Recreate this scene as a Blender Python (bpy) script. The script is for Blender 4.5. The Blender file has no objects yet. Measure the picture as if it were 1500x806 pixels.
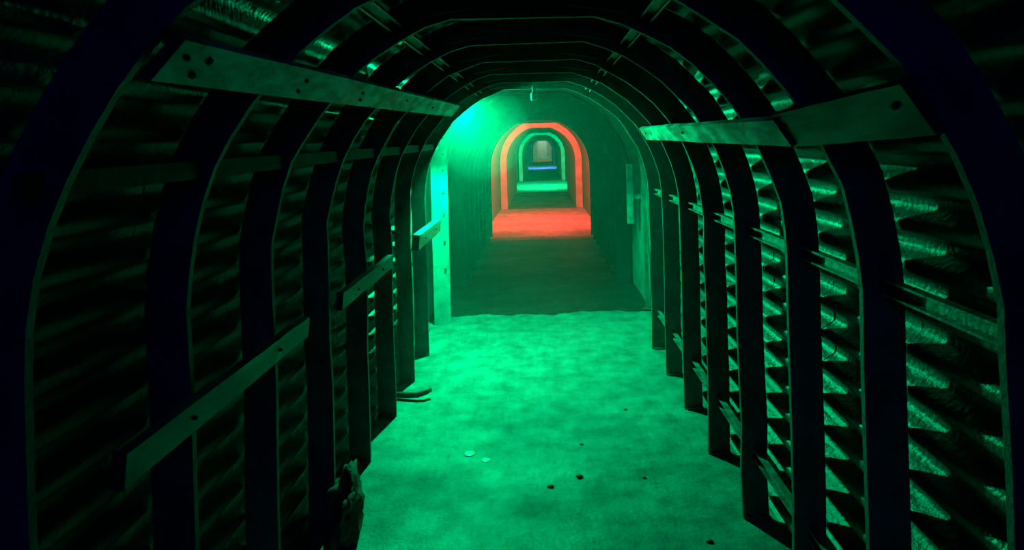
import bpy, bmesh, math, random
from mathutils import Vector, Matrix, noise
random.seed(7)
PI = math.pi
sc = bpy.context.scene
COL = sc.collection

# ------------------------------------------------------------------ camera, world, exposure
H = 1.6                                   # eye height
F = 1083.0                                # focal length in pixels of the 1500 px frame
cd = bpy.data.cameras.new('camera')
cd.sensor_width = 36.0
cd.lens = 36.0 * F / 1500.0
cd.shift_x = -45.0 / 1500.0
cd.shift_y = -191.0 / 1500.0
cd.clip_start = 0.02
cd.clip_end = 300
cam = bpy.data.objects.new('camera', cd)
COL.objects.link(cam)
ROLL = math.radians(1.5)
cam.matrix_world = Matrix.Translation((0, 0, H)) @ Matrix.Rotation(PI / 2, 4, 'X') @ Matrix.Rotation(-ROLL, 4, 'Z')
sc.camera = cam
w = bpy.data.worlds.new('world'); sc.world = w; w.use_nodes = True
w.node_tree.nodes['Background'].inputs[0].default_value = (0, 0, 0, 1)
w.node_tree.nodes['Background'].inputs[1].default_value = 0.0
sc.view_settings.view_transform = 'Standard'
sc.view_settings.look = 'None'
sc.view_settings.gamma = 1.0
sc.view_settings.use_curve_mapping = False
sc.view_settings.exposure = 0.0
sc.cycles.volume_bounces = 0
sc.cycles.max_bounces = 8
sc.cycles.diffuse_bounces = 2
sc.cycles.caustics_reflective = False
sc.cycles.caustics_refractive = False

GREEN = (0.0, 1.0, 0.31)
GREEN_POWER = 730.0
RED = (1.0, 0.03, 0.035)
BLUE = (0.10, 0.22, 1.0)

# ------------------------------------------------------------------ helpers
def tag(o, label=None, cat=None, group=None, kind=None):
    if label: o['label'] = label
    if cat: o['category'] = cat
    if group: o['group'] = group
    if kind: o['kind'] = kind
    return o

def empty(name, loc=(0, 0, 0), parent=None):
    o = bpy.data.objects.new(name, None); COL.objects.link(o)
    o.location = loc
    o.empty_display_size = 0.1
    if parent: o.parent = parent
    return o

def link(name, me, parent=None, loc=None):
    o = bpy.data.objects.new(name, me); COL.objects.link(o)
    if parent: o.parent = parent
    if loc is not None: o.location = loc
    return o

def mesh(name, verts, faces, mat, smooth=False):
    me = bpy.data.meshes.new(name)
    me.from_pydata([tuple(v) for v in verts], [], faces)
    bm = bmesh.new(); bm.from_mesh(me)
    bmesh.ops.recalc_face_normals(bm, faces=bm.faces)
    bm.to_mesh(me); bm.free()
    if smooth:
        for p in me.polygons: p.use_smooth = True
    me.materials.append(mat)
    return me

def bm_mesh(name, bm, mat, smooth=False):
    bmesh.ops.recalc_face_normals(bm, faces=bm.faces)
    me = bpy.data.meshes.new(name); bm.to_mesh(me); bm.free()
    if smooth:
        for p in me.polygons: p.use_smooth = True
    me.materials.append(mat)
    return me

def add_box(bm, c, s, M=None, bev=0.0):
    r = bmesh.ops.create_cube(bm, size=1.0)
    vs = r['verts']
    for v in vs:
        v.co = Vector((v.co.x * s[0], v.co.y * s[1], v.co.z * s[2]))
    if bev > 0:
        es = list({e for v in vs for e in v.link_edges})
        rr = bmesh.ops.bevel(bm, geom=es, offset=bev, segments=1, affect='EDGES')
        vs = list({v for f in rr['faces'] for v in f.verts} | {v for v in vs if v.is_valid})
    for v in vs:
        if M is not None: v.co = M @ v.co
        v.co = v.co + Vector(c)
    return vs

def add_cyl(bm, a, b, r, seg=10, r2=None):
    a = Vector(a); b = Vector(b); d = b - a
    q = d.to_track_quat('Z', 'Y').to_matrix().to_4x4()
    M = Matrix.Translation((a + b) / 2) @ q
    bmesh.ops.create_cone(bm, cap_ends=True, segments=seg, radius1=r, radius2=r if r2 is None else r2, depth=d.length, matrix=M)

def add_tube(bm, pts, r, seg=8):
    pts = [Vector(p) for p in pts]
    rings = []
    for i, p in enumerate(pts):
        t = (pts[min(i + 1, len(pts) - 1)] - pts[max(i - 1, 0)]).normalized()
        up = Vector((0, 0, 1)) if abs(t.z) < 0.9 else Vector((1, 0, 0))
        n = t.cross(up).normalized(); b = n.cross(t)
        rings.append([bm.verts.new(p + n * math.cos(2 * PI * k / seg) * r + b * math.sin(2 * PI * k / seg) * r) for k in range(seg)])
    for A, B in zip(rings, rings[1:]):
        for k in range(seg):
            bm.faces.new((A[k], A[(k + 1) % seg], B[(k + 1) % seg], B[k]))
    bm.faces.new(rings[0]); bm.faces.new(rings[-1])

# ------------------------------------------------------------------ materials
def mat(name, c1, c2, scale=6.0, rough=(0.5, 0.8), metal=0.0, bump=0.1, bscale=40.0, spec=0.5, detail=6.0, c3=None, stretch=(1, 1, 1), lo=0.35, hi=0.68):
    m = bpy.data.materials.new(name); m.use_nodes = True
    nt = m.node_tree; N = nt.nodes; L = nt.links
    b = N['Principled BSDF']
    tc = N.new('ShaderNodeTexCoord'); mp = N.new('ShaderNodeMapping')
    mp.inputs['Scale'].default_value = stretch
    L.new(tc.outputs['Object'], mp.inputs['Vector'])
    n1 = N.new('ShaderNodeTexNoise'); n1.inputs['Scale'].default_value = scale; n1.inputs['Detail'].default_value = detail
    L.new(mp.outputs[0], n1.inputs['Vector'])
    cr = N.new('ShaderNodeValToRGB')
    cr.color_ramp.elements[0].position = lo; cr.color_ramp.elements[0].color = (*c1, 1)
    cr.color_ramp.elements[1].position = hi; cr.color_ramp.elements[1].color = (*c2, 1)
    if c3:
        e = cr.color_ramp.elements.new(0.8); e.color = (*c3, 1)
    L.new(n1.outputs['Fac'], cr.inputs['Fac'])
    L.new(cr.outputs['Color'], b.inputs['Base Color'])
    mr = N.new('ShaderNodeMapRange'); mr.inputs['To Min'].default_value = rough[0]; mr.inputs['To Max'].default_value = rough[1]
    mr.inputs['From Min'].default_value = 0.3; mr.inputs['From Max'].default_value = 0.7
    n2 = N.new('ShaderNodeTexNoise'); n2.inputs['Scale'].default_value = bscale; n2.inputs['Detail'].default_value = 4.0
    L.new(mp.outputs[0], n2.inputs['Vector'])
    L.new(n1.outputs['Fac'], mr.inputs['Value']); L.new(mr.outputs[0], b.inputs['Roughness'])
    bp = N.new('ShaderNodeBump'); bp.inputs['Strength'].default_value = bump; bp.inputs['Distance'].default_value = 0.02
    L.new(n2.outputs['Fac'], bp.inputs['Height']); L.new(bp.outputs[0], b.inputs['Normal'])
    b.inputs['Metallic'].default_value = metal
    b.inputs['Specular IOR Level'].default_value = spec
    return m

def emit(name, c, s):
    m = bpy.data.materials.new(name); m.use_nodes = True
    nt = m.node_tree; nt.nodes.clear()
    e = nt.nodes.new('ShaderNodeEmission'); o = nt.nodes.new('ShaderNodeOutputMaterial')
    e.inputs[0].default_value = (*c, 1); e.inputs[1].default_value = s
    nt.links.new(e.outputs[0], o.inputs[0])
    return m

M_RIB = mat('rusted_steel', (0.08, 0.075, 0.07), (0.19, 0.17, 0.16), 9, (0.5, 0.75), 0.3, 0.25, 60)
M_SHEET = mat('galvanised_sheet', (0.03, 0.03, 0.03), (0.10, 0.10, 0.10), 5, (0.40, 0.54), 0.0, 0.3, 60, spec=0.45)
M_BOARD = mat('weathered_board', (0.22, 0.22, 0.20), (0.9, 0.88, 0.82), 14, (0.5, 0.8), 0.0, 0.3, 30, stretch=(1, 0.4, 1), lo=0.42, hi=0.6)  # mottled wood; overall tone raised in place of extra light
M_BOARD2 = mat('dark_board', (0.03, 0.03, 0.03), (0.12, 0.12, 0.11), 9, (0.5, 0.8), 0.0, 0.3, 30, stretch=(1, 0.25, 1))  # same kind of board in a darker tone
M_RAIL = mat('painted_rail', (0.13, 0.12, 0.10), (0.34, 0.32, 0.28), 8, (0.4, 0.7), 0.0, 0.25, 40, stretch=(1, 0.4, 1))
M_BAR = mat('spacer_steel', (0.14, 0.14, 0.13), (0.32, 0.31, 0.30), 12, (0.35, 0.6), 0.4, 0.25, 60)
M_DARK = mat('dark_timber', (0.012, 0.011, 0.01), (0.035, 0.03, 0.028), 10, (0.6, 0.85), 0.0, 0.2, 40)
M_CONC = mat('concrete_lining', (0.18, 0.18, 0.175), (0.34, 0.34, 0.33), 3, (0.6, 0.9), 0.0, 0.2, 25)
M_LINING_SHADE = mat('shaded_lining', (0.012, 0.012, 0.012), (0.03, 0.03, 0.03), 3, (0.7, 0.95), 0.0, 0.2, 25)  # dark lining copy; imitates missing lamp light past the chamber
M_RIB_SHADE = mat('shaded_steel', (0.008, 0.008, 0.008), (0.02, 0.02, 0.02), 9, (0.6, 0.8), 0.0, 0.2, 60)  # near-black tone stands in for darkness on the far ribs
M_PALE = mat('pale_paint', (0.24, 0.24, 0.235), (0.42, 0.42, 0.40), 8, (0.5, 0.7), 0.0, 0.2, 40)
M_BOLT = mat('bolt_steel', (0.03, 0.03, 0.03), (0.10, 0.095, 0.09), 20, (0.4, 0.6), 0.6, 0.1, 80)
M_HOLE = mat('bolt_hole', (0.004, 0.004, 0.004), (0.008, 0.008, 0.008), 20, (0.8, 0.9), 0.0, 0.0, 80)
M_STONE = mat('grit_stone', (0.03, 0.03, 0.028), (0.07, 0.065, 0.06), 30, (0.6, 0.9), 0.0, 0.3, 80)
M_WHITE = mat('glint_chip', (0.85, 0.85, 0.85), (0.95, 0.95, 0.95), 30, (0.12, 0.16), 0.0, 0.0, 80, spec=1.0)
M_RUBBLE = mat('rubble', (0.02, 0.02, 0.018), (0.08, 0.075, 0.07), 12, (0.7, 0.95), 0.0, 0.4, 50)
M_LAMPBODY = mat('lamp_housing', (0.02, 0.02, 0.02), (0.05, 0.05, 0.05), 15, (0.4, 0.6), 0.2, 0.1, 60)
M_ZINC = mat('zinc_plate', (0.25, 0.25, 0.25), (0.5, 0.5, 0.5), 10, (0.4, 0.6), 0.3, 0.1, 50)

# floor: trodden concrete with pale scuffs, damp patches and grit
def floor_mat(name, base):
    m = bpy.data.materials.new(name); m.use_nodes = True
    nt = m.node_tree; N = nt.nodes; L = nt.links; b = N['Principled BSDF']
    tc = N.new('ShaderNodeTexCoord')
    def ns(scale, detail, rough=0.55, st=(1, 1, 1)):
        mp = N.new('ShaderNodeMapping'); mp.inputs['Scale'].default_value = st
        L.new(tc.outputs['Object'], mp.inputs['Vector'])
        n = N.new('ShaderNodeTexNoise'); n.inputs['Scale'].default_value = scale
        n.inputs['Detail'].default_value = detail; n.inputs['Roughness'].default_value = rough
        L.new(mp.outputs[0], n.inputs['Vector']); return n
    big = ns(1.3, 4); mid = ns(6, 8, 0.65); fine = ns(55, 5)
    streak = ns(7, 3, 0.5, (3.0, 0.5, 1))
    def ramp(n, a, bb, lo, hi):
        r = N.new('ShaderNodeMapRange'); r.inputs['From Min'].default_value = a; r.inputs['From Max'].default_value = bb
        r.inputs['To Min'].default_value = lo; r.inputs['To Max'].default_value = hi
        L.new(n.outputs['Fac'], r.inputs['Value']); return r.outputs[0]
    def mul(a, bb):
        x = N.new('ShaderNodeMath'); x.operation = 'MULTIPLY'; L.new(a, x.inputs[0]); L.new(bb, x.inputs[1]); return x.outputs[0]
    v = mul(mul(ramp(big, 0.35, 0.65, 0.75, 1.15), ramp(mid, 0.34, 0.66, 0.5, 1.4)), mul(ramp(fine, 0.3, 0.7, 0.88, 1.12), ramp(streak, 0.35, 0.7, 0.9, 1.12)))
    cm = N.new('ShaderNodeCombineColor')
    for i, k in enumerate(base):
        x = N.new('ShaderNodeMath'); x.operation = 'MULTIPLY'; x.inputs[1].default_value = k
        L.new(v, x.inputs[0]); L.new(x.outputs[0], cm.inputs[i])
    L.new(cm.outputs[0], b.inputs['Base Color'])
    L.new(ramp(big, 0.35, 0.65, 0.72, 0.5), b.inputs['Roughness'])
    b.inputs['Specular IOR Level'].default_value = 0.32
    ad = N.new('ShaderNodeMath'); ad.operation = 'ADD'
    L.new(mid.outputs['Fac'], ad.inputs[0]); L.new(fine.outputs['Fac'], ad.inputs[1])
    bp = N.new('ShaderNodeBump'); bp.inputs['Strength'].default_value = 0.35; bp.inputs['Distance'].default_value = 0.012
    L.new(ad.outputs[0], bp.inputs['Height']); L.new(bp.outputs[0], b.inputs['Normal'])
    return m
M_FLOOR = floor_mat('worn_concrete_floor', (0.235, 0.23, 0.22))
M_FLOOR_SHADE = floor_mat('shaded_floor', (0.035, 0.033, 0.03))  # darker floor copy; the unlit stretches are put into its colour

# ------------------------------------------------------------------ tunnel profile
CX = -0.056            # tunnel axis, a little left of the camera
R = 0.864              # inner radius of the ribs
ZS = 1.20              # springing height
CROWN = 0.83           # flat crown, above the springing
KA = math.asin(CROWN / R)

def arch_points(o, n_arc=12, n_leg=6):
    """left foot -> crown -> right foot, (x, z); also the indices of the two kinks"""
    r = R + o
    P = []
    for i in range(n_leg): P.append((-r, ZS * i / n_leg))
    for i in range(n_arc + 1):
        a = PI - (PI - (PI - KA)) * 0 - (PI - (PI - KA)) * i / n_arc
        P.append((r * math.cos(a), ZS + min(r * math.sin(a), CROWN + o)))
    k1 = len(P) - 1
    Q = [(-x, z) for x, z in reversed(P)]
    P = P + Q
    return [(CX + x, z) for x, z in P], k1, k1 + 1

def rib_part_mesh(name, o0, o1, t, i0, i1, material, jit=0.0, seed=0):
    A, k1, k2 = arch_points(o0); B, _, _ = arch_points(o1)
    rnd = random.Random(seed)
    verts = []; faces = []
    idx = range(i0, i1 + 1)
    for n, i in enumerate(idx):
        j = 0
        (xa, za), (xb, zb) = A[i], B[i]
        if jit:
            e = noise.noise(Vector((i * 0.9, seed * 3.1, 0))) * jit
            dx, dz = xb - xa, zb - za; l = math.hypot(dx, dz)
            xa += dx / l * e; za += dz / l * e; xb += dx / l * e; zb += dz / l * e
        verts += [(xa, -t / 2, za), (xa, t / 2, za), (xb, t / 2, zb), (xb, -t / 2, zb)]
    n = len(idx)
    for k in range(n - 1):
        a = k * 4; b = a + 4
        for q in range(4):
            faces.append((a + q, a + (q + 1) % 4, b + (q + 1) % 4, b + q))
    faces.append((0, 1, 2, 3)); faces.append(tuple((n - 1) * 4 + q for q in (3, 2, 1, 0)))
    return mesh(name, verts, faces, material)

_, K1, K2 = arch_points(0)
NP = K1 + K2 + 1

# fishplate and bolt, shared
def plate_mesh(name, s, material, bev=0.002):
    bm = bmesh.new(); add_box(bm, (0, 0, 0), s, None, bev); return bm_mesh(name, bm, material)
def bolt_mesh(name, r=0.011, l=0.016):
    bm = bmesh.new(); add_cyl(bm, (0, -l, 0), (0, 0, 0), r, 6); return bm_mesh(name, bm, M_BOLT)
ME_FISH = plate_mesh('fishplate', (0.20, 0.010, 0.07), M_RIB)
ME_BOLT = bolt_mesh('bolt')
ME_FOOT = plate_mesh('foot_plate', (0.10, 0.06, 0.012), M_RIB)

RIB_T = 0.022; RIB_D = 0.108
def make_rib(y, label, seed, group=None, detail=True, o=0.0, depth=RIB_D, t=RIB_T, cat='rib', name='steel_arch_rib', far_mat=None):
    root = empty(name, (0, y, 0))
    tag(root, label, cat, group)
    jit = 0.010 if detail else 0.0
    if not detail:
        link('arch_segment', rib_part_mesh('arch_segment', o, o + depth, t, 0, NP - 1, far_mat or M_RIB_SHADE), root)
        return root
    for nm, a, b in (('leg_segment', 0, K1), ('crown_segment', K1, K2), ('leg_segment', K2, NP - 1)):
        link(nm, rib_part_mesh(nm, o, o + depth, t, a, b, M_RIB, jit, seed), root)
    P, k1, k2 = arch_points(o + depth / 2)
    for k, s in ((k1, -1), (k2, 1)):
        f = link('fishplate', ME_FISH, root)
        f.location = (P[k][0], -t / 2 - 0.0045, P[k][1])
        f.rotation_euler = (0, s * math.radians(9), 0)
        for bx in (-0.075, -0.03, 0.03, 0.075):
            bo = link('bolt', ME_BOLT, f); bo.location = (bx, -0.004, 0.0)
    for s in (-1, 1):
        f = link('foot_plate', ME_FOOT, root)
        f.location = (CX + s * (R + o + depth / 2 + 0.005), 0, 0.0065)
    return root

# ------------------------------------------------------------------ the setting: floor
Y_BACK = -2.6; Y_END = 84.0
RIB_Y = [5.718 - 0.6463 * i for i in range(6)] + [1.905, 1.31]      # far to near
def floor_z(x, y):
    return 0.006 * (noise.noise(Vector((x * 1.7, y * 1.7, 3))) - 0.3) + 0.0024 * noise.noise(Vector((x * 7, y * 7, 8)))
def floor_mesh(name, x0, x1, y0, y1, nx, ny, z=0.0, amp=0.006, material=None, ragged=0.0):
    verts = []; faces = []
    for j in range(ny + 1):
        for i in range(nx + 1):
            x = x0 + (x1 - x0) * i / nx; y = y0 + (y1 - y0) * j / ny
            yy = y + (ragged * (noise.noise(Vector((x * 3.1, 0.4, 2))) + 0.6 * noise.noise(Vector((x * 11.0, 0.4, 9)))) if j == 0 else 0.0)
            verts.append((x, yy, z + amp * (noise.noise(Vector((x * 1.7, y * 1.7, 3))) - 0.3) + amp * 0.4 * noise.noise(Vector((x * 7, y * 7, 8)))))
    for j in range(ny):
        for i in range(nx):
            a = j * (nx + 1) + i
            faces.append((a, a + 1, a + nx + 2, a + nx + 1))
    return mesh(name, verts, faces, material or M_FLOOR, True)
XL, XR = CX - 1.12, CX + 1.12
fl = empty('floor'); tag(fl, kind='structure')
link('floor_slab', floor_mesh('floor_slab', XL, XR, Y_BACK, 6.62, 60, 240), fl)
link('floor_slab', floor_mesh('floor_slab', XL, XR, 6.62, 7.6, 30, 14, -0.012), fl)
for a, b, k, mm in ((7.05, 12.9, 56, M_FLOOR_SHADE), (12.9, 18.7, 40, M_FLOOR), (18.7, 25.2, 30, M_FLOOR_SHADE), (25.2, 33.2, 30, M_FLOOR),
                    (33.2, 45.5, 30, M_FLOOR_SHADE), (45.5, 58.0, 30, M_FLOOR), (58.0, 70.0, 20, M_FLOOR_SHADE), (70.0, Y_END, 20, M_FLOOR)):
    link('floor_slab', floor_mesh('floor_slab', XL, XR, a, b, 40 if a < 8 else 16, k, -0.004 if a < 8 else -0.012, 0.006, mm, 0.10 if a < 8 else 0.0), fl)  # ragged start of the first dark slab imitates the light pool's soft edge

# ------------------------------------------------------------------ the setting: corrugated sheets and far lining
SHEET_O = 0.136; PITCH = 0.108; AMP = 0.022; LINING_O = 0.165
def dense_profile(o):
    P, _, _ = arch_points(o, 60, 30)
    out = [Vector((x, 0, z)) for x, z in P]
    ls = [0.0]
    for a, b in zip(out, out[1:]): ls.append(ls[-1] + (b - a).length)
    return out, ls
PROF = {o: dense_profile(o) for o in (SHEET_O, LINING_O)}
TOT = PROF[SHEET_O][1][-1]
def at_len(s, o=SHEET_O):
    DP, DL = PROF[o]
    s *= DL[-1] / TOT
    s = max(0.0, min(DL[-1] - 1e-6, s))
    lo, hi = 0, len(DL) - 1
    while hi - lo > 1:
        m = (lo + hi) // 2
        if DL[m] <= s: lo = m
        else: hi = m
    f = (s - DL[lo]) / max(1e-9, DL[hi] - DL[lo])
    p = DP[lo].lerp(DP[hi], f)
    a = DP[max(lo - 1, 0)]; b = DP[min(hi + 1, len(DP) - 1)]
    t = (b - a).normalized()
    return p, Vector((-t.z, 0, t.x))          # outward normal for a left-to-right walk
CUT = ZS + R * math.radians(48) + 0.15
def sheet_mesh(s0, s1, y0, y1, seed):
    n = int((s1 - s0) / PITCH * 12)
    verts = []; faces = []
    ph = 0.25 * PITCH
    ny = 4
    for k in range(n + 1):
        s = s0 + (s1 - s0) * k / n
        p, nn = at_len(s)
        c = math.sin(2 * PI * (s + ph) / PITCH) * 1.35
        c = max(-1, min(1, c))
        for j in range(ny + 1):
            y = y0 + (y1 - y0) * j / ny
            e = 0.005 * noise.noise(Vector((s * 2.3, y * 2.0, seed)))
            q = p + nn * (AMP * c + e)
            verts.append((q.x, y, q.z))
    for k in range(n):
        for j in range(ny):
            a = k * (ny + 1) + j
            faces.append((a, a + 1, a + ny + 2, a + ny + 1))
    me = mesh('corrugated_sheet', verts, faces, M_SHEET, True)
    return me
wl = tag(empty('wall_left'), kind='structure')
wr = tag(empty('wall_right'), kind='structure')
ce = tag(empty('ceiling'), kind='structure')
bay = sorted(RIB_Y)
y = bay[0]
while y > Y_BACK:
    y -= 0.6463; bay.insert(0, y)
bay[0] = Y_BACK
for k, (a, b) in enumerate(zip(bay, bay[1:])):
    link('corrugated_sheet', sheet_mesh(0, CUT, a, b, k), wl)
    link('corrugated_sheet', sheet_mesh(CUT, TOT - CUT, a, b, k + 40), ce)
    link('corrugated_sheet', sheet_mesh(TOT - CUT, TOT, a, b, k + 80), wr)

def lining_mesh(s0, s1, ys, material):
    n = max(8, int((s1 - s0) / 0.06)); verts = []; faces = []
    for y in ys:
        for k in range(n + 1):
            p, nn = at_len(s0 + (s1 - s0) * k / n, LINING_O)
            e = 0.012 * noise.noise(Vector((p.x * 2.5, y * 2.5, p.z * 2.5)))
            q = p + nn * (0.02 + e); verts.append((q.x, y, q.z))
    for j in range(len(ys) - 1):
        for k in range(n):
            a = j * (n + 1) + k
            faces.append((a, a + 1, a + n + 2, a + n + 1))
    return mesh('concrete_lining', verts, faces, material, True)
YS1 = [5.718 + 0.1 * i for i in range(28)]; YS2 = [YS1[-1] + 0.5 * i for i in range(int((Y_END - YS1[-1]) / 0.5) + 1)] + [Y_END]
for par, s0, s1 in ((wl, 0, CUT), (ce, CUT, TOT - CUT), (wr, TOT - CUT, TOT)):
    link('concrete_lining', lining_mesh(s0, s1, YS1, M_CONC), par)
    link('concrete_lining', lining_mesh(s0, s1, YS2, M_LINING_SHADE), par)
# end walls
def end_wall(name, y):
    bm = bmesh.new(); add_box(bm, (CX, y, 1.1), (2.4, 0.1, 2.5), None, 0.01)
    return tag(link(name, bm_mesh(name, bm, M_CONC)), kind='structure')
end_wall('wall_back', Y_BACK - 0.05); end_wall('wall_end', Y_END + 0.05)

# ------------------------------------------------------------------ the near ribs
RIB_LABEL = [
    'steel arch rib framing the mouth of the green-lit chamber',
    'steel arch rib one bay nearer than the chamber mouth',
    'steel arch rib under the far tips of both long roof boards',
    'steel arch rib third bay in front of the green chamber',
    'steel arch rib in the middle of the corrugated stretch',
    'steel arch rib whose flat crown just clears the top of the picture',
    'second nearest steel arch rib, crown cut off by the picture top',
    'nearest steel arch rib, thin lit edges at far left and far right',
]
for i, y in enumerate(RIB_Y):
    make_rib(y, RIB_LABEL[i], i, group='ribs of the corrugated stretch')

# slender ribs of the chamber and the ribs of the dark stretches
for i, y in enumerate((6.42, 7.08)):
    make_rib(y, ('slender arch rib just inside the green-lit chamber', 'slender arch rib at the back of the green-lit chamber')[i], 20 + i, group='slender chamber ribs', o=0.135, depth=0.035, t=0.03)
def far_ribs(ys, label, group):
    proto = None
    for y in ys:
        make_rib(y, label, 0, group, detail=False, depth=0.16)
far_ribs([8.45 + 0.6463 * i for i in range(8)], 'dim steel arch rib in the hazy stretch before the red light', 'ribs before the red light')
far_ribs([19.4 + 0.85 * i for i in range(8)], 'dark steel arch rib between the red light and the small green light', 'ribs behind the red light')
far_ribs([33.0 + 2.0 * i for i in range(7)], 'tiny dark arch rib between small green light and blue light', 'ribs behind the small green light')
far_ribs([58.0 + 2.5 * i for i in range(5)], 'tiny dark arch rib beyond the blue light', 'ribs beyond the blue light')

for y, lb in ((18.6, 'pale portal arch glowing red at the back of the red chamber'), (32.8, 'small pale portal arch behind the far green chamber')):
    make_rib(y, lb, 0, 'portal arches', detail=False, depth=0.16, t=0.12, cat='portal', name='portal_arch', far_mat=M_CONC)

# ------------------------------------------------------------------ lamps
def spot_lamp(loc, aim, power, col):
    root = empty('floodlight', loc)
    tag(root, 'green floodlight hidden behind the left rib at the chamber mouth', 'floodlight')
    d = Vector(aim).normalized(); q = d.to_track_quat('-Z', 'Y').to_matrix().to_4x4()
    bm = bmesh.new(); add_cyl(bm, q @ Vector((0, 0, 0.07)), q @ Vector((0, 0, 0.012)), 0.03, 20, 0.042)
    link('housing', bm_mesh('housing', bm, M_LAMPBODY), root)
    bm = bmesh.new(); add_cyl(bm, q @ Vector((0, 0, 0.013)), q @ Vector((0, 0, 0.008)), 0.036, 20)
    link('lens', bm_mesh('lens', bm, emit('green_lens', col, 6.0)), root)
    bm = bmesh.new(); add_tube(bm, [q @ Vector((0.035, 0, 0.04)), q @ Vector((0.05, 0, 0.07)), q @ Vector((0.0, 0, 0.095)), q @ Vector((-0.05, 0, 0.07)), q @ Vector((-0.035, 0, 0.04))], 0.005, 6)
    link('bracket', bm_mesh('bracket', bm, M_BOLT), root)
    ld = bpy.data.lights.new('green_light', 'SPOT'); ld.energy = power; ld.color = col
    ld.spot_size = math.radians(176); ld.spot_blend = 0.2; ld.shadow_soft_size = 0.03
    lo = bpy.data.objects.new('green_light', ld); COL.objects.link(lo); lo.parent = root
    lo.matrix_local = q
    return root
spot_lamp((-0.67, 6.05, 1.95), (0.15, -0.50, -0.85), GREEN_POWER, GREEN)

def tube_lamp(loc, length, col, strength, label, name='tube_lamp', hood=True):
    root = empty(name, loc); tag(root, label, 'lamp')
    bm = bmesh.new(); add_box(bm, (0, 0, 0.05), (length + 0.06, 0.07, 0.03), None, 0.004)
    link('batten', bm_mesh('batten', bm, M_LAMPBODY), root)
    bm = bmesh.new(); add_cyl(bm, (-length / 2, 0, 0.012), (length / 2, 0, 0.012), 0.016, 12)
    link('tube', bm_mesh('tube', bm, emit(label[:8] + '_glow', col, strength)), root)
    if hood:  # added plate that cuts the light spilling towards the viewer
        bm = bmesh.new(); add_box(bm, (0, -0.056, 0.0), (length + 0.06, 0.004, 0.085))
        link('spill_baffle', bm_mesh('spill_baffle', bm, M_LAMPBODY), root)
    for s in (-1, 1):
        bm = bmesh.new(); add_box(bm, (s * (length / 2 + 0.012), 0, 0.018), (0.02, 0.045, 0.05), None, 0.003)
        link('end_cap', bm_mesh('end_cap', bm, M_LAMPBODY), root)
    return root
tube_lamp((CX, 15.6, 2.10), 0.82, RED, 5200.0, 'red tube lamp across the crown of the red-lit chamber')
tube_lamp((CX, 28.6, 2.10), 0.82, GREEN, 4500.0, 'green tube lamp in the small far green chamber')
tube_lamp((CX, 51.0, 2.10), 0.82, BLUE, 5000.0, 'blue tube lamp in the tiny far blue chamber')
tube_lamp((CX, 74.0, 2.10), 0.82, (1.0, 0.2, 0.12), 1000.0, 'faint red tube lamp near the far end of the tunnel')
tube_lamp((CX, 81.5, 2.10), 0.5, (0.55, 1.0, 0.65), 700.0, 'pale green tube lamp at the very end of the tunnel')
tube_lamp((CX, -2.2, 2.10), 0.82, (0.02, 0.03, 1.0), 45.0, 'dim blue tube lamp behind the viewer', hood=False)

# pale door at the far end
dr = tag(empty('door_1', (CX, Y_END - 0.02, 0)), kind='structure')
link('door_leaf', plate_mesh('door_leaf', (0.9, 0.04, 2.0), M_ZINC), dr, (0, 0, 1.0))
link('door_frame', plate_mesh('door_frame', (0.08, 0.07, 2.1), M_ZINC), dr, (-0.5, 0, 1.05))
link('door_frame', plate_mesh('door_frame', (0.08, 0.07, 2.1), M_ZINC), dr, (0.5, 0, 1.05))

# ------------------------------------------------------------------ boards, rails, bars
def board(name, p0, p1, width, thick, wdir, material, label, cat, group=None, holes=(), sag=0.0):
    """a plank from p0 to p1; wdir = direction of its width"""
    p0 = Vector(p0); p1 = Vector(p1); ax = (p1 - p0); Ln = ax.length; ax.normalize()
    wv = Vector(wdir); wv = (wv - ax * wv.dot(ax)).normalized(); nv = ax.cross(wv).normalized()
    root = empty(name, p0); tag(root, label, cat, group)
    n = 14; bm = bmesh.new(); rings = []
    for i in range(n + 1):
        t = i / n; c = ax * Ln * t
        ww = width * (1 + 0.05 * noise.noise(Vector((t * 6, p0.y, 1)))) / 2
        off = nv * 0.004 * noise.noise(Vector((t * 4, p0.y, 5)))
        rings.append([bm.verts.new(c + off + wv * a * ww + nv * b * thick / 2) for a, b in ((-1, -1), (1, -1), (1, 1), (-1, 1))])
    for A, B in zip(rings, rings[1:]):
        for k in range(4): bm.faces.new((A[k], A[(k + 1) % 4], B[(k + 1) % 4], B[k]))
    bm.faces.new(rings[0]); bm.faces.new(rings[-1])
    link('plank', bm_mesh('plank', bm, material), root)
    em = bmesh.new()
    q = Matrix((nv, ax, wv)).transposed()
    add_box(em, -ax * 0.001, (thick * 1.02, 0.004, width * 1.06), q.to_4x4())
    link('end_mask', bm_mesh('end_mask', em, M_DARK), root)  # dark plate added to hide the blue lamp's light on the end
    # face towards the tunnel axis
    mid = (p0 + p1) / 2
    inward = Vector((CX - mid.x, 0, ZS - mid.z))
    s = 1 if nv.dot(inward) > 0 else -1
    for (t, a, r) in holes:
        c = ax * Ln * t + wv * a * width / 2 + nv * s * (thick / 2 + 0.002)
        bm = bmesh.new(); add_cyl(bm, c - nv * s * 0.004, c + nv * s * 0.006, r, 10, r * 0.8)
        link('bolt_head', bm_mesh('bolt_head', bm, M_HOLE), root)
    return root
def hp(x, up, y):          # units of eye height -> world
    return (x * H, y, (1 + up) * H)
TL = (0.68, 0, 0.73)
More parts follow.
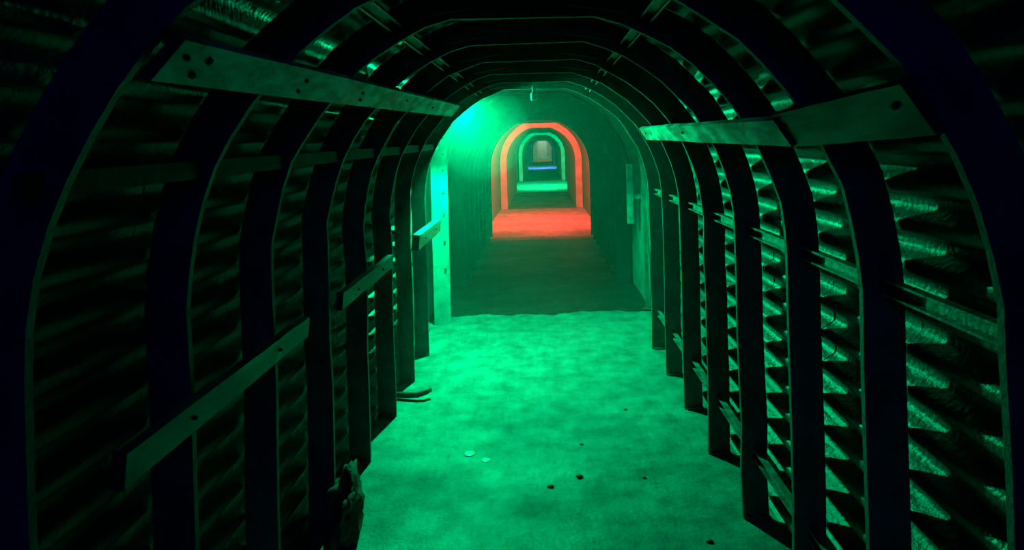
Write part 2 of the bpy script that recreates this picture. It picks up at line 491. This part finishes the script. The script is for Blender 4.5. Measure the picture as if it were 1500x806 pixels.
board('roof_board', hp(-0.414, 0.108, 1.30), hp(-0.357, 0.150, 4.85), 0.095, 0.022, TL, M_BOARD,
      'long pale roof board with dark bolt holes under the upper left ribs', 'board', 'roof boards',
      [(0.035, 0.35, 0.009), (0.03, -0.45, 0.008), (0.012, 0.3, 0.006), (0.19, 0.3, 0.006), (0.19, -0.45, 0.006), (0.35, 0.2, 0.006), (0.36, -0.4, 0.006), (0.55, 0.3, 0.006), (0.75, 0.0, 0.006)])
TR = (-0.55, 0, 0.83)
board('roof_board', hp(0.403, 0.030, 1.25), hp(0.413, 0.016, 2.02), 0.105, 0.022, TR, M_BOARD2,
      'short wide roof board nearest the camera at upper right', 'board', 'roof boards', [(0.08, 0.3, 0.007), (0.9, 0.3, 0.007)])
board('roof_board', hp(0.405, 0.012, 1.97), hp(0.40, 0.035, 4.65), 0.085, 0.022, TR, M_BOARD,
      'roof board at upper right with a bright green far end', 'board', 'roof boards', [(0.5, 0.2, 0.006), (0.93, 0.2, 0.006)])

# handrail on the left
HR = (('broken handrail board nearest the camera on the left', 1.50, 2.66),
      ('middle handrail board on the left wall', 3.13, 4.15),
      ('short handrail stub with bright end beside the chamber mouth', 5.0, 6.02))
for lb, a, b in HR:
    board('handrail_board', hp(-0.548, -0.400, a), hp(-0.545, -0.395, b), 0.072 if a < 4.5 else 0.10, 0.028 if a < 4.5 else 0.05, (0.1, 0, 1), M_RAIL, lb, 'handrail', 'left handrail boards',
          [(0.25, 0.0, 0.006), (0.75, 0.0, 0.006)])
# dark batten on the left, at head height
board('wall_batten', hp(-0.555, -0.030, 1.25), hp(-0.53, 0.004, 5.9), 0.045, 0.02, (0.05, 0, 1), M_DARK,
      'thin dark batten running along the upper left ribs', 'batten', None)

# spacer bars between ribs (channel section)
def channel_mesh(L):
    bm = bmesh.new()
    add_box(bm, (0, L / 2, 0), (0.006, L, 0.036))
    for s in (-1, 1):
        add_box(bm, (-0.012, L / 2, s * 0.018), (0.026, L, 0.006))
    return bm_mesh('channel', bm, M_BAR)
def bolt_x():
    bm = bmesh.new(); add_cyl(bm, (-0.012, 0, 0), (0, 0, 0), 0.008, 6); return bm_mesh('bolt', bm, M_BOLT)
ME_BX = bolt_x()
ORD = ['first', 'second', 'third', 'fourth', 'fifth', 'sixth', 'seventh']
near = sorted(RIB_Y)
def spacers(x, up, rot, where, group, skip=()):
    for k in range(7):
        if k in skip: continue
        a, b = near[k] + 0.011, near[k + 1] - 0.011
        root = empty('spacer_bar', hp(x, up, a)); root.rotation_euler = (0, rot, 0)
        tag(root, '%s steel spacer bar from the camera, %s' % (ORD[k], where), 'spacer bar', group)
        link('channel', channel_mesh(b - a), root)
        for t in (0.06, 0.94):
            link('bolt', ME_BX, root, (-0.003, (b - a) * t, 0))
spacers(0.548, -0.240, 0, 'halfway up the right wall', 'upper right wall spacer bars')
spacers(0.548, -0.828, 0, 'low on the right wall', 'lower right wall spacer bars')
spacers(0.228, 0.268, math.radians(-62), 'right of the roof crown', 'right roof spacer bars')
spacers(-0.308, 0.262, math.radians(235), 'left of the roof crown', 'left roof spacer bars')

# ------------------------------------------------------------------ small things
def blob(name, loc, r, sq, seed, material, label, cat, group=None, sub=2, rough=0.35):
    bm = bmesh.new(); bmesh.ops.create_icosphere(bm, subdivisions=sub, radius=1.0)
    for v in bm.verts:
        k = 1 + rough * (noise.noise(v.co * 1.6 + Vector((seed, 0, 0))) + 0.5 * noise.noise(v.co * 5.0 + Vector((seed, 4, 0))))
        v.co = Vector((v.co.x * r[0] * k, v.co.y * r[1] * k, v.co.z * r[2] * k))
    mz = min(v.co.z for v in bm.verts)
    for v in bm.verts: v.co.z -= mz * sq
    o = link(name, bm_mesh(name, bm, material, True)); o.location = loc
    return tag(o, label, cat, group)
def floor_pt(px, py):
    xr = (px - 795.0); yr = -(py - 212.0)
    x = xr * math.cos(ROLL) + yr * math.sin(ROLL); yy = yr * math.cos(ROLL) - xr * math.sin(ROLL)
    S = -yy
    return (x / S * H, F * H / S, 0.0)
for (px, py, r, lb) in ((807, 713, 0.016, 'dark pebble on a pale scuff of the floor'), (849, 699, 0.017, 'dark pebble right of the pale floor scuff'),
                        (944, 700, 0.010, 'small dark pebble near the right ribs, level with the scuff'), (916, 601, 0.013, 'dark pebble on the floor right of centre, farther back'),
                        (852, 652, 0.010, 'tiny dark pebble in the middle of the floor'), (1040, 794, 0.014, 'dark pebble at the bottom right of the floor')):
    x, y, z = floor_pt(px, py)
    blob('pebble', (x, y, floor_z(x, y) - 0.001), (r, r * 0.8, r * 0.45), 0.8, px, M_STONE, lb, 'pebble', 'pebbles on the floor')
for (px, py, r, lb) in ((688, 664, 0.014, 'larger white chip standing in for a glint on the floor'), (712, 673, 0.011, 'smaller white chip standing in for a glint beside the larger one')):  # pale domes stand in for bright highlights on the floor
    x, y, z = floor_pt(px, py)
    blob('glint_chip', (x, y, floor_z(x, y) - 0.0005), (r * 2.1, r * 2.6, r * 0.26), 0.75, px, M_WHITE, lb, 'chip', 'white glint chips on the floor', rough=0.08, sub=3)
x, y, z = floor_pt(512, 800)
blob('rubble_heap', (x - 0.03, y + 0.05, -0.02), (0.06, 0.16, 0.13), 0.9, 3.3, M_RUBBLE, 'dark rubble lump at the left wall foot, bottom of the picture', 'rubble', None, 4, 0.6)
# bent bar sticking out over the floor at left
x, y, z = floor_pt(612, 584)
bm = bmesh.new()
add_tube(bm, [(-0.14, 0.02, 0.02), (-0.06, 0.0, 0.024), (0.0, -0.01, 0.028), (0.05, 0.0, 0.040), (0.075, 0.03, 0.05)], 0.02, 8)
tag(link('bent_pipe', bm_mesh('bent_pipe', bm, M_RIB, True), None, (x, y, 0)), 'short bent dark pipe end jutting over the floor at left', 'pipe')
# hanger at the chamber crown
root = tag(empty('roof_hanger', (CX + 0.0, 5.66, 2.03)), 'small pale hanger clip under the crown at the chamber mouth', 'hanger')
link('strap', plate_mesh('strap', (0.03, 0.006, 0.16), M_ZINC), root, (0, -0.0, 0.03))
link('clip', plate_mesh('clip', (0.055, 0.05, 0.06), M_ZINC, 0.008), root, (0, 0.0, -0.06))
# pale upright post on the left of the chamber, close to the floodlight
root = tag(empty('upright_post', (-0.955, 6.75, -0.012)), 'pale upright post brightly lit at left inside the chamber', 'post')
bm = bmesh.new(); n = 8
prof = [(-0.075, 0.0), (0.075, 0.0)] + [(0.075 * math.cos(PI * i / n), 1.62 + 0.075 * math.sin(PI * i / n)) for i in range(n + 1)]
a = [bm.verts.new((px, -0.025, pz)) for px, pz in prof]; b = [bm.verts.new((px, 0.025, pz)) for px, pz in prof]
bm.faces.new(a); bm.faces.new(list(reversed(b)))
for k in range(len(a)): bm.faces.new((a[k], a[(k + 1) % len(a)], b[(k + 1) % len(a)], b[k]))
po = link('panel', bm_mesh('panel', bm, M_PALE), root)
root.rotation_euler = (0, 0, math.radians(12))
for z in (0.5, 0.75, 1.0, 1.2, 1.4, 1.55):
    link('bolt', ME_BOLT, root, (0.035, -0.024, z))
# tall conduit box on the right chamber wall
root = tag(empty('conduit_box', hp(0.555, -0.38, 7.62)), 'tall narrow conduit box on the right chamber wall', 'conduit box')
link('box_body', plate_mesh('box_body', (0.07, 0.05, 0.62), M_ZINC, 0.006), root, (0, 0, 0.08))
link('cover', plate_mesh('cover', (0.05, 0.012, 0.5), M_ZINC, 0.003), root, (0, -0.03, 0.08))
link('arm', plate_mesh('arm', (0.16, 0.03, 0.05), M_ZINC, 0.004), root, (0.1, 0, 0.05))

# ------------------------------------------------------------------ haze around the floodlight
bm = bmesh.new(); add_box(bm, (CX, 7.6, 1.07), (2.0, 6.6, 2.1))
hm = bpy.data.materials.new('thin_haze'); hm.use_nodes = True
nt = hm.node_tree; nt.nodes.clear()
vs = nt.nodes.new('ShaderNodeVolumeScatter'); ou = nt.nodes.new('ShaderNodeOutputMaterial')
vs.inputs['Color'].default_value = (1, 1, 1, 1); vs.inputs['Density'].default_value = 0.021; vs.inputs['Anisotropy'].default_value = 0.1
nt.links.new(vs.outputs[0], ou.inputs['Volume'])
hz = link('haze', bm_mesh('haze', bm, hm))
tag(hz, 'thin green-lit haze hanging in the chamber', 'haze', None, 'stuff')

# an added denser wisp that strengthens the glow right at the lamp
bm = bmesh.new(); bmesh.ops.create_icosphere(bm, subdivisions=3, radius=0.5)
for v in bm.verts: v.co = Vector((v.co.x * 0.9, v.co.y * 0.8, v.co.z * 0.85)) * (1 + 0.2 * noise.noise(v.co * 3))
hm2 = hm.copy(); hm2.name = 'glow_haze'
hm2.node_tree.nodes[vs.name].inputs['Density'].default_value = 0.045
tag(link('haze', bm_mesh('haze', bm, hm2), None, (-0.50, 6.10, 1.76)), 'added wisp of haze for the glow around the floodlight at the chamber mouth', 'haze', None, 'stuff')
